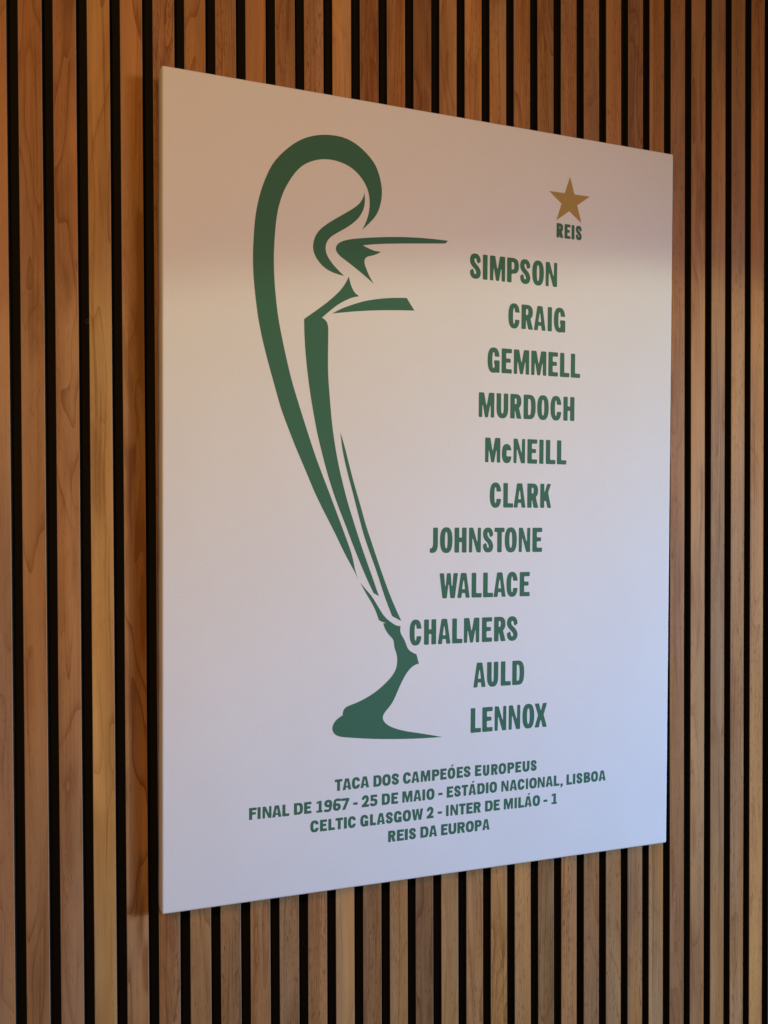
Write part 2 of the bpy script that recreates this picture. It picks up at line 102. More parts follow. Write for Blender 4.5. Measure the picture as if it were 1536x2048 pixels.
# ------------------------------------------------------------------ helpers
def put(name, mesh, parent=None, mat=None):
    o = bpy.data.objects.new(name, mesh)
    scene.collection.objects.link(o)
    if parent is not None:
        o.parent = parent
    if mat is not None and not mesh.materials:
        mesh.materials.append(mat)
    return o

def empty(name, matrix, label, cat):
    o = bpy.data.objects.new(name, None)
    scene.collection.objects.link(o)
    o.matrix_world = matrix
    o.empty_display_size = 0.1
    o['label'] = label
    o['category'] = cat
    return o

class N:
    """small node-tree builder"""
    def __init__(self, name):
        self.m = bpy.data.materials.new(name)
        self.m.use_nodes = True
        self.t = self.m.node_tree
        self.bsdf = self.t.nodes['Principled BSDF']
    def n(self, kind, ins=None, **props):
        k = self.t.nodes.new(kind)
        for a, v in props.items():
            setattr(k, a, v)
        for a, v in (ins or {}).items():
            self.set(k.inputs[a], v)
        return k
    def set(self, sock, v):
        if isinstance(v, bpy.types.NodeSocket):
            self.t.links.new(v, sock)
        else:
            sock.default_value = v
    def math(self, op, a, b=0.0, c=None, clamp=False):
        k = self.n('ShaderNodeMath', operation=op, use_clamp=clamp)
        self.set(k.inputs[0], a); self.set(k.inputs[1], b)
        if c is not None: self.set(k.inputs[2], c)
        return k.outputs[0]
    def vmath(self, op, a, b):
        k = self.n('ShaderNodeVectorMath', operation=op)
        self.set(k.inputs[0], a); self.set(k.inputs[1], b)
        return k.outputs[0]
    def noise(self, vec, scale, detail=2.0, rough=0.5, dist=0.0):
        k = self.n('ShaderNodeTexNoise', {'Vector': vec, 'Scale': scale, 'Detail': detail, 'Roughness': rough, 'Distortion': dist})
        return k.outputs['Fac']
    def remap(self, v, a, b, c=0.0, d=1.0, smooth=False):
        k = self.n('ShaderNodeMapRange', {'Value': v, 'From Min': a, 'From Max': b, 'To Min': c, 'To Max': d},
                   interpolation_type='SMOOTHSTEP' if smooth else 'LINEAR')
        return k.outputs['Result']
    def mix(self, f, a, b, mode='MIX'):
        k = self.n('ShaderNodeMix', data_type='RGBA', blend_type=mode)
        self.set(k.inputs[0], f); self.set(k.inputs[6], a); self.set(k.inputs[7], b)
        return k.outputs[2]
    def bump(self, h, strength, dist):
        k = self.n('ShaderNodeBump', {'Height': h, 'Strength': strength, 'Distance': dist})
        return k.outputs['Normal']

# ------------------------------------------------------------------ materials
def wood_material():
    w = N('walnut_veneer')
    tc = w.n('ShaderNodeTexCoord').outputs['Object']
    info = w.n('ShaderNodeObjectInfo')
    rnd = info.outputs['Random']
    off = w.n('ShaderNodeCombineXYZ', {'X': w.math('MULTIPLY', rnd, 3.7), 'Y': w.math('MULTIPLY', rnd, 91.0), 'Z': w.math('MULTIPLY', rnd, 57.0)}).outputs[0]
    p = w.vmath('ADD', tc, off)
    attr = lambda a: w.n('ShaderNodeAttribute', attribute_type='OBJECT', attribute_name=a).outputs['Fac']
    grain, figure, split, split_gain = attr('grain'), attr('figure'), attr('split'), attr('split_gain')
    # slow drift of the grain sideways, so that fibres are never ruler straight
    drift = w.noise(w.vmath('MULTIPLY', p, (6.0, 1.0, 2.2)), 1.0, 2.0)
    sx = w.n('ShaderNodeSeparateXYZ', {'Vector': p})
    x2 = w.math('ADD', sx.outputs['X'], w.math('MULTIPLY', w.math('SUBTRACT', drift, 0.5), 0.030))
    q = w.n('ShaderNodeCombineXYZ', {'X': x2, 'Y': sx.outputs['Y'], 'Z': sx.outputs['Z']}).outputs[0]
    # broad tone, cathedral figure (height lines of a stretched noise), fibres, pores
    broad = w.noise(w.vmath('MULTIPLY', q, (26.0, 1.0, 2.6)), 1.0, 2.0, 0.55)
    fig_n = w.noise(w.vmath('MULTIPLY', p, (30.0, 1.0, 4.2)), 1.0, 1.2, 0.45, 0.35)
    ph = w.math('FRACT', w.math('MULTIPLY', fig_n, 7.0))
    saw = w.math('POWER', ph, 5.0)                                # soft on one side, crisp on the other
    thin = w.math('POWER', w.math('SUBTRACT', 1.0, w.math('ABSOLUTE', w.math('MULTIPLY_ADD', ph, 2.0, -1.0))), 2.0)
    fade = w.remap(w.noise(w.vmath('MULTIPLY', p, (18.0, 1.0, 3.3)), 1.0, 1.0), 0.38, 0.58, 0.0, 1.0, True)
    line = w.math('MULTIPLY', w.math('MULTIPLY', saw, fade), figure)
    fib = w.noise(w.vmath('MULTIPLY', q, (620.0, 1.0, 9.0)), 1.0, 3.0, 0.6)
    fib2 = w.noise(w.vmath('MULTIPLY', q, (210.0, 1.0, 3.5)), 1.0, 2.0, 0.5)
    pore_n = w.noise(w.vmath('MULTIPLY', q, (900.0, 1.0, 85.0)), 1.0, 1.0, 0.4)
    pore = w.remap(pore_n, 0.60, 0.69, 0.0, 1.0, True)
    pore_zone = w.remap(w.noise(w.vmath('MULTIPLY', q, (90.0, 1.0, 3.0)), 1.0, 1.0), 0.4, 0.6, 0.25, 1.0, True)
    pore = w.math('MULTIPLY', w.math('MULTIPLY', pore, pore_zone), w.math('MULTIPLY_ADD', grain, 0.85, 0.15))
    mott = w.noise(w.vmath('MULTIPLY', p, (70.0, 1.0, 28.0)), 1.0, 2.0)
    streak_n = w.noise(w.vmath('MULTIPLY', q, (330.0, 1.0, 2.4)), 1.0, 1.0, 0.5)
    streak = w.math('MULTIPLY', w.remap(streak_n, 0.60, 0.74, 0.0, 1.0, True), 0.26)
    # small knots, seldom
    vor = w.n('ShaderNodeTexVoronoi', {'Vector': w.vmath('MULTIPLY', q, (34.0, 1.0, 9.0)), 'Scale': 1.0}, feature='F1')
    knot = w.math('MULTIPLY', w.remap(vor.outputs['Distance'], 0.02, 0.11, 1.0, 0.0, True), w.remap(w.noise(p, 3.1, 0.0), 0.60, 0.66, 0.0, 1.0))
    # sum of the tone variations
    v = w.math('MULTIPLY_ADD', w.math('SUBTRACT', broad, 0.5), 1.15, 1.0)
    v = w.math('MULTIPLY_ADD', w.math('SUBTRACT', fib, 0.5), w.math('MULTIPLY_ADD', grain, 0.75, 0.16), v)
    v = w.math('MULTIPLY_ADD', w.math('SUBTRACT', fib2, 0.5), 0.22, v)
    v = w.math('MULTIPLY_ADD', w.math('SUBTRACT', mott, 0.5), 0.16, v)
    v = w.math('SUBTRACT', v, w.math('MULTIPLY', line, 0.50))
    v = w.math('SUBTRACT', w.math('SUBTRACT', v, streak), w.math('MULTIPLY', pore, 0.50))
    v = w.math('SUBTRACT', v, w.math('MULTIPLY', knot, 0.38))
    smoke_n = w.noise(w.vmath('MULTIPLY', p, (34.0, 1.0, 5.5)), 1.0, 2.0, 0.55, 0.6)
    smoke = w.remap(smoke_n, 0.54, 0.70, 0.0, 1.0, True)
    v = w.math('SUBTRACT', v, w.math('MULTIPLY', w.math('MULTIPLY', smoke, figure), 0.27))
    gold_n = w.remap(w.noise(w.vmath('MULTIPLY', p, (12.0, 1.0, 1.1)), 1.0, 1.5), 0.52, 0.68, 0.0, 0.22, True)
    v = w.math('ADD', v, gold_n)
    # sapwood against heartwood: an even step at a sideways place
    sxo = w.n('ShaderNodeSeparateXYZ', {'Vector': tc}).outputs['X']
    side = w.remap(w.math('ADD', sxo, w.math('MULTIPLY', w.math('SUBTRACT', drift, 0.5), 0.004)),
                   w.math('SUBTRACT', split, 0.0006), w.math('ADD', split, 0.0006), 0.0, 1.0, True)
    v = w.math('MULTIPLY', v, w.math('MULTIPLY_ADD', side, w.math('SUBTRACT', split_gain, 1.0), 1.0))
    v = w.math('MAXIMUM', v, 0.25)
    base = w.mix(1.0, (WOOD[0], WOOD[1], WOOD[2], 1), info.outputs['Color'], 'MULTIPLY')
    # darker places are also redder
    dark = w.mix(1.0, base, (0.62, 0.52, 0.44, 1), 'MULTIPLY')
    lightc = w.mix(1.0, base, (1.32, 1.36, 1.36, 1), 'MULTIPLY')
    t = w.remap(v, 0.55, 1.4, 0.0, 1.0)
    lo = w.mix(w.remap(t, 0.0, 0.53), dark, base)
    col = w.mix(w.remap(t, 0.53, 1.0), lo, lightc)
    hue_n = w.remap(w.noise(w.vmath('MULTIPLY', p, (20.0, 1.0, 1.7)), 1.0, 1.0), 0.35, 0.65, 0.0, 1.0)
    col = w.mix(hue_n, w.mix(1.0, col, (0.94, 1.00, 1.20, 1), 'MULTIPLY'), w.mix(1.0, col, (1.06, 0.955, 0.80, 1), 'MULTIPLY'))
    w.set(w.bsdf.inputs['Base Color'], col)
    w.set(w.bsdf.inputs['Roughness'], w.remap(fib2, 0.3, 0.7, 0.52, 0.66))
    w.bsdf.inputs['Specular IOR Level'].default_value = 0.16
    h = w.math('SUBTRACT', w.math('MULTIPLY', fib, 0.5), pore)
    w.set(w.bsdf.inputs['Normal'], w.bump(h, 0.35, 0.0004))
    return w.m

def simple(name, col, rough, bump=None, spec=0.3, var=0.0, scale=400.0):
    w = N(name)
    tc = w.n('ShaderNodeTexCoord').outputs['Object']
    nz = w.noise(tc, scale, 3.0, 0.6)
    v = w.math('MULTIPLY_ADD', w.math('SUBTRACT', nz, 0.5), var, 1.0)
    c = w.mix(1.0, (*col, 1), w.n('ShaderNodeCombineColor', {'Red': v, 'Green': v, 'Blue': v}).outputs[0], 'MULTIPLY')
    w.set(w.bsdf.inputs['Base Color'], c)
    w.bsdf.inputs['Roughness'].default_value = rough
    w.bsdf.inputs['Specular IOR Level'].default_value = spec
    if bump:
        w.set(w.bsdf.inputs['Normal'], w.bump(nz, bump[0], bump[1]))
    return w

def cloth(name, col, rough=0.85, spec=0.2):
    """cotton cloth: crossed threads as fine relief, a few slubs"""
    w = N(name)
    tc = w.n('ShaderNodeTexCoord').outputs['Object']
    wob = w.noise(tc, 60.0, 1.0)
    s = w.n('ShaderNodeSeparateXYZ', {'Vector': w.vmath('ADD', tc, w.n('ShaderNodeCombineXYZ', {'X': w.math('MULTIPLY', wob, 0.002), 'Z': w.math('MULTIPLY', wob, 0.0016)}).outputs[0])})
    K = 2 * math.pi / 0.0011
    a = w.math('SINE', w.math('MULTIPLY', s.outputs['X'], K))
    b = w.math('SINE', w.math('MULTIPLY', s.outputs['Z'], K))
    slub = w.noise(w.vmath('MULTIPLY', tc, (900.0, 1.0, 60.0)), 1.0, 2.0)
    slub2 = w.noise(w.vmath('MULTIPLY', tc, (60.0, 1.0, 900.0)), 1.0, 2.0)
    sl = w.math('ADD', slub, slub2)
    h = w.math('MULTIPLY_ADD', w.math('MULTIPLY', a, b), 0.35, sl)
    tone = w.math('MULTIPLY_ADD', w.math('SUBTRACT', sl, 1.0), 0.05, 1.0)
    blot = w.math('MULTIPLY_ADD', w.math('SUBTRACT', w.noise(tc, 9.0, 3.0), 0.5), 0.03, tone)
    speck = w.remap(w.noise(tc, 170.0, 0.0), 0.885, 0.90, 1.0, 0.88)
    v = w.math('MULTIPLY', blot, speck)
    c = w.mix(1.0, (*col, 1), w.n('ShaderNodeCombineColor', {'Red': v, 'Green': v, 'Blue': v}).outputs[0], 'MULTIPLY')
    w.set(w.bsdf.inputs['Base Color'], c)
    w.bsdf.inputs['Roughness'].default_value = rough
    w.bsdf.inputs['Specular IOR Level'].default_value = spec
    sag = w.bump(w.noise(tc, 5.5, 2.0, 0.45), 1.0, 0.0035)      # the cloth is not drawn quite flat
    nb = w.n('ShaderNodeBump', {'Height': h, 'Strength': 0.22, 'Distance': 0.0003, 'Normal': sag})
    w.set(w.bsdf.inputs['Normal'], nb.outputs['Normal'])
    return w.m

WOOD = (0.405, 0.211, 0.080)
m_wood = wood_material()
m_core = simple('black_slat_core', (0.014, 0.013, 0.012), 0.7, (0.3, 0.0003), 0.25, 0.5).m
m_felt = simple('black_felt', (0.017, 0.016, 0.016), 0.95, (0.8, 0.0008), 0.1, 0.9, 900.0).m
m_edge = simple('painted_edge_highlight', (0.40, 0.26, 0.15), 0.6, None, 0.25, 0.6, 300.0).m  # lighter colour on the bevels stands in for the highlight along slat edges
m_screw = simple('blackened_screw', (0.014, 0.013, 0.014), 0.55, None, 0.4).m
m_cloth = cloth('white_canvas_cloth', (0.80, 0.79, 0.775))
m_green = cloth('green_print', GREEN, 0.7)
m_gold = cloth('gold_print', GOLD, 0.7)

# ------------------------------------------------------------------ slatted wall
PITCH_X, X0, GAP = 0.04, -0.18593415, 0.01289
DEPTH = 0.012                 # slats stand this far proud of the felt
Z_LO, Z_HI = 0.25, 2.75
wall = empty('slat_wall', Matrix.Translation((0.4, DEPTH + 0.009, Z_LO)), 'wall of upright walnut veneer slats on black felt backing behind the white canvas', 'wall')
wall_inv = wall.matrix_world.inverted()

def slat_mesh(seed, width):
    """one slat: veneered face with eased edges, dark core at the sides"""
    rnd = random.Random(seed)
    bm = bmesh.new()
    w, e = width / 2, 0.0006
    prof = [(-w, DEPTH), (-w, 0.0008), (-w, e), (-w + e * 0.35, e * 0.35), (-w + e, 0), (w - e, 0), (w - e * 0.35, e * 0.35), (w, e), (w, 0.0008), (w, DEPTH)]
    L = Z_HI - Z_LO
    rows = []
    for k in range(11):
        z = L * k / 10
        dx = rnd.uniform(-1, 1) * 0.00025 if 0 < k < 10 else 0
        dy = rnd.uniform(0, 1) * 0.00025
        rows.append([bm.verts.new((x + dx, y + (dy if y < DEPTH else 0), z)) for x, y in prof])
    for a, b in zip(rows, rows[1:]):
        for i in range(len(prof) - 1):
            f = bm.faces.new((a[i], a[i + 1], b[i + 1], b[i]))
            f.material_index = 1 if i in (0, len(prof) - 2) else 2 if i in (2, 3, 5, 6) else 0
    bm.faces.new(rows[0][::-1]).material_index = 1
    bm.faces.new(rows[-1]).material_index = 1
    bmesh.ops.recalc_face_normals(bm, faces=bm.faces)
    me = bpy.data.meshes.new('slat')
    bm.to_mesh(me); bm.free()
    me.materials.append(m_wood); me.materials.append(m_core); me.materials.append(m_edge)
    return me

# tone of each slat that shows, left to right: (red, green, blue), grain, figure, split place, split gain
TONES = {
 -1: ((.93, .88, .92), .4, .5), 0: ((.90, .86, .88), .3, .8), 1: ((.97, .92, .95), .35, .9), 2: ((1.18, 1.26, 1.10), .2, .7),
  3: ((1.10, 1.05, 1.0), .25, 1.6), 4: ((.86, .76, .72), 1.3, 1.4), 5: ((1.06, 1.03, .92), .6, .8), 6: ((.80, .76, .72), 1.4, .7),
  7: ((1.04, .98, .92), .4, .7), 8: ((.84, .85, .92), 1.2, .8), 9: ((.86, .80, .82), 1.5, .2, .0035, 1.32), 10: ((1.16, 1.14, 1.06), .3, .5),
 11: ((.80, .74, .72), 1.2, .9), 12: ((1.05, 1.03, 1.0), .5, .8), 13: ((.74, .72, .76), 1.1, 1.2), 14: ((1.16, 1.16, 1.06), .4, .8),
 15: ((1.08, 1.06, 1.04), .7, .9), 16: ((1.12, 1.09, 1.0), .7, .9), 17: ((1.10, 1.08, 1.0), .9, .9), 18: ((.90, .90, .88), .9, 1.3),
 19: ((.98, .92, .92), 1.2, .3), 20: ((.94, .88, .86), 1.1, .5), 21: ((1.05, 1.0, .94), .9, .7), 22: ((.92, .88, .90), 1.0, .8),
 23: ((1.14, 1.12, 1.04), 1.0, .3, -.0075, .78), 24: ((.88, .80, .80), .9, .5), 25: ((1.10, 1.04, .98), .5, .8), 26: ((1.00, 1.0, 1.04), .5, .7),
 27: ((1.00, .98, 1.02), .9, .4), 28: ((1.10, 1.06, 1.04), .7, .5), 29: ((1.0, .96, .96), .7, .6)}
SLAT_LABELS = {2: 'golden slat, paler than its neighbours', 9: 'two-tone slat, brown at the left and paler at the right', 23: 'two-tone slat, pale at the left and browner at the right'}
rt = random.Random(5)
for i in range(-6, 35):
    t = TONES.get(i)
    if t is None:
        k = rt.uniform(.85, 1.15)
        t = ((k, k * rt.uniform(.93, 1.04), k * rt.uniform(.9, 1.08)), rt.uniform(.3, 1.2), rt.uniform(.3, 1.2))
    xc = X0 + PITCH_X * i + GAP + (PITCH_X - GAP) / 2
    o = put('slat', slat_mesh(100 + i, PITCH_X - GAP), wall)
    o.matrix_world = Matrix.Translation((xc, 0, Z_LO))
    lift = 1.05 if i > 22 else 1.0
    o.color = (*(c * lift for c in t[0]), 1)
    o['grain'], o['figure'] = float(t[1]), float(t[2])
    if i in SLAT_LABELS: o['label'] = SLAT_LABELS[i]
    o['split'], o['split_gain'] = (float(t[3]), float(t[4])) if len(t) > 3 else (1.0, 1.0)

# felt backing boards, one for every fifteen slats
def box(x0, x1, y0, y1, z0, z1, e=0.0):
    bm = bmesh.new()
    bmesh.ops.create_cube(bm, size=1)
    for v in bm.verts:
        v.co = Vector(((x0, x1)[v.co.x > 0], (y0, y1)[v.co.y > 0], (z0, z1)[v.co.z > 0]))
    if e:
        bmesh.ops.bevel(bm, geom=list(bm.edges), offset=e, segments=2, affect='EDGES', profile=0.5)
    me = bpy.data.meshes.new('box'); bm.to_mesh(me); bm.free()
    return me
seams = [X0 + PITCH_X * i + GAP + (PITCH_X - GAP) / 2 for i in (-11, 4, 19, 34)]
for a, b in zip(seams, seams[1:]):
    a, b = max(a, X0 - 0.26), min(b, X0 + PITCH_X * 35 + 0.02)
    w_ = b - a - 0.0006
    o = put('backing_board', box(-w_ / 2, w_ / 2, 0, 0.009, 0, Z_HI - Z_LO), wall, m_felt)
    o.matrix_world = Matrix.Translation(((a + b) / 2, DEPTH, Z_LO))

# one countersunk screw through the felt, third gap from the left
def screw_mesh():
    bm = bmesh.new()
    prof = [(0.0, 0.0006), (0.0011, 0.0006), (0.0013, -0.0004), (0.0030, -0.0007), (0.0035, -0.0002), (0.0036, 0.0006)]
    n = 20
    rings = [[bm.verts.new((r * math.cos(2 * math.pi * k / n), y, r * math.sin(2 * math.pi * k / n))) for k in range(n)] for r, y in prof[1:]]
    c = bm.verts.new((0, 0.0006, 0))
    for k in range(n):
        bm.faces.new((c, rings[0][k], rings[0][(k + 1) % n]))
        for a, b in zip(rings, rings[1:]):
            bm.faces.new((a[k], b[k], b[(k + 1) % n], a[(k + 1) % n]))
    bmesh.ops.recalc_face_normals(bm, faces=bm.faces)
    me = bpy.data.meshes.new('screw'); bm.to_mesh(me); bm.free()
    return me
o = put('screw', screw_mesh(), wall, m_screw)
o.matrix_world = Matrix.Translation((SCREW[0], DEPTH, EYE + SCREW[1]))

# ------------------------------------------------------------------ stretched canvas
CX, CY, RZ, RX, ZF = 0.37669894, 0.00913944, -0.00974393, 0.00174148, 0.035
Mc = (B3 @ rot3('X', RX) @ rot3('Z', RZ) @ B3.transposed()).to_4x4()
Mc.translation = Vector((CX, -ZF, EYE + CY))
QUAD = [(-384.19, 542.21), (382.06, 539.03), (382.97, -543.8), (-380.73, -539.74)]   # front outline, mm: TL TR BR BL
base_c = Vector((0, ZF, -0.5417))
canvas = empty('wall_canvas', Mc @ Matrix.Translation(base_c), 'large white stretched canvas printed with a green trophy and lettering, hung on the slat wall', 'canvas print')
CL = Matrix.Translation(-base_c)           # canvas-front frame inside the empty

def add_child(name, mesh, mat, label=None):
    o = put(name, mesh, canvas, mat)
    o.matrix_parent_inverse = Matrix.Identity(4)
    o.matrix_local = CL
    if label: o['label'] = label
    return o

def canvas_mesh():
    bm = bmesh.new()
    rnd = random.Random(3)
    # loops from the flat front to the back: (inset mm, depth mm, corner radius mm, left flare mm)
    loops = [(3.2, 0.0, 1.2, 0), (2.2, 0.10, 1.6, 0), (1.2, 0.5, 2.2, 0), (0.45, 1.3, 2.7, 0), (0.08, 2.4, 2.9, 0.1), (0.0, 3.8, 3.0, 0.5),
             (0.1, 10.0, 2.2, 1.8), (0.2, 20.0, 1.6, 3.0), (0.2, 34.6, 1.2, 4.4)]
    corner_dir = [(1, -1), (-1, -1), (-1, 1), (1, 1)]
    seq_edges = 40
    # unevenness along the edges, the same for all loops
    wob = [[(0.35 * math.sin(2.1 * t + c) + 0.22 * math.sin(5.3 * t + 2 * c)) * math.sin(math.pi * t / seq_edges) ** 0.5 * 0.5
            for t in range(seq_edges + 1)] for c in range(4)]
    rings = []
    for ins, dep, r, fl in loops:
        pts = []
        C = [Vector((x + dx * ins, z + dz * ins)) for (x, z), (dx, dz) in zip(QUAD, corner_dir)]
        C[0].x -= fl; C[3].x -= fl
        for c in range(4):
            P, Q, Rn = C[c], C[(c + 1) % 4], C[c - 1]
            d_in = (P - Rn).normalized(); d_out = (Q - P).normalized()
            a, b = P - d_in * r, P + d_out * r
            for k in range(5):                       # rounded corner
                t = k / 4
                pts.append(a * (1 - t) ** 2 + P * 2 * t * (1 - t) + b * t ** 2)
            nrm = Vector((d_out.y, -d_out.x))         # points inwards
            e = Q - d_out * r
            for k in range(1, seq_edges):
                t = k / seq_edges
                pts.append(b.lerp(e, t) + nrm * (wob[c][k] * (0.3 + min(dep, 20) / 12)) * (0 if dep < 0.4 else 1))
        rings.append([bm.verts.new((p.x / 1000, dep / 1000, p.y / 1000)) for p in pts])
    n = len(rings[0])
    front = bm.faces.new(rings[0])
    back = bm.faces.new(rings[-1][::-1])
    for a, b in zip(rings, rings[1:]):
        for k in range(n):
            f = bm.faces.new((a[k], b[k], b[(k + 1) % n], a[(k + 1) % n]))
            f.smooth = True
    bmesh.ops.recalc_face_normals(bm, faces=bm.faces)
    me = bpy.data.meshes.new('canvas_cloth'); bm.to_mesh(me); bm.free()
    return me
add_child('canvas_cloth', canvas_mesh(), m_cloth)

# ---- flat print, lying on the cloth
PRINT_Y = -0.00012
def print_mesh(name, polys):
    """polys: list of lists of loops (outer and holes), in mm"""
    verts, faces = [], []
    for loops in polys:
        base = len(verts)
        L = [[Vector((x, y, 0)) for x, y in lp] for lp in loops]
        for lp in loops:
            verts += [(x / 1000, PRINT_Y, y / 1000) for x, y in lp]
        for tri in tessellate_polygon(L):
            a, b, c = (verts[base + k] for k in tri)
            area = (b[0] - a[0]) * (c[2] - a[2]) - (c[0] - a[0]) * (b[2] - a[2])
            if abs(area) > 1e-13:
                faces.append(tuple(base + k for k in (tri if area > 0 else tri[::-1])))
    me = bpy.data.meshes.new(name)
    me.from_pydata(verts, [], faces)
    me.update()
    return me

for key, name in (('handle', 'trophy_handle'), ('scroll', 'trophy_scroll'), ('rim', 'trophy_rim'), ('band', 'trophy_band'),
                  ('body', 'trophy_body'), ('strip', 'trophy_highlight_strip'), ('base', 'trophy_stem_and_foot')):
    add_child(name, print_mesh(name, [[EMBLEM[key]]]), m_green)
add_child('star', print_mesh('star', [[EMBLEM['star']]]), m_gold, 'gold five pointed star')

# ---- lettering: each glyph is drawn as a field, rounded a little, and its outline traced
def inside(poly, X, Y):
    r = np.zeros(X.shape, bool)
    n = len(poly)
    for k in range(n):
        x0, y0 = poly[k]; x1, y1 = poly[(k + 1) % n]
        if y0 == y1: continue
        c = ((y0 > Y) != (y1 > Y)) & (X < (x1 - x0) * (Y - y0) / (y1 - y0) + x0)
        r ^= c
    return r

def sup(cx, cy, rx, ry, n=2.3, a0=0, a1=360, m=48):
    out = []
    for k in range(m + 1):
        a = math.radians(a0 + (a1 - a0) * k / m)
        c, s = math.cos(a), math.sin(a)
        out.append((cx + rx * math.copysign(abs(c) ** (2 / n), c), cy + ry * math.copysign(abs(s) ** (2 / n), s)))
    return out

def spline(P, m=10):
    P = [np.array(p, float) for p in P]
    P = [2 * P[0] - P[1]] + P + [2 * P[-1] - P[-2]]
    o = []
    for i in range(1, len(P) - 2):
        for k in range(m):
            t = k / m
            o.append(0.5 * ((2 * P[i]) + (-P[i-1] + P[i+1]) * t + (2*P[i-1] - 5*P[i] + 4*P[i+1] - P[i+2]) * t*t + (-P[i-1] + 3*P[i] - 3*P[i+1] + P[i+2]) * t**3))
    o.append(P[-2])
    return o

def stroke(P, t0, X, Y, tmid=None):
    """thick curve; tmid: thickness half-way along"""
    d = np.full(X.shape, 9.0)
    n = len(P) - 1
    for k in range(n):
        a, b = P[k], P[k + 1]
        ab = b - a; L2 = ab @ ab
        if L2 < 1e-12: continue
        u = np.clip(((X - a[0]) * ab[0] + (Y - a[1]) * ab[1]) / L2, 0, 1)
        tt = t0 if tmid is None else t0 + (tmid - t0) * math.sin(math.pi * (k + .5) / n)
        d = np.minimum(d, np.hypot(X - a[0] - u * ab[0], Y - a[1] - u * ab[1]) - tt / 2)
    return d < 0

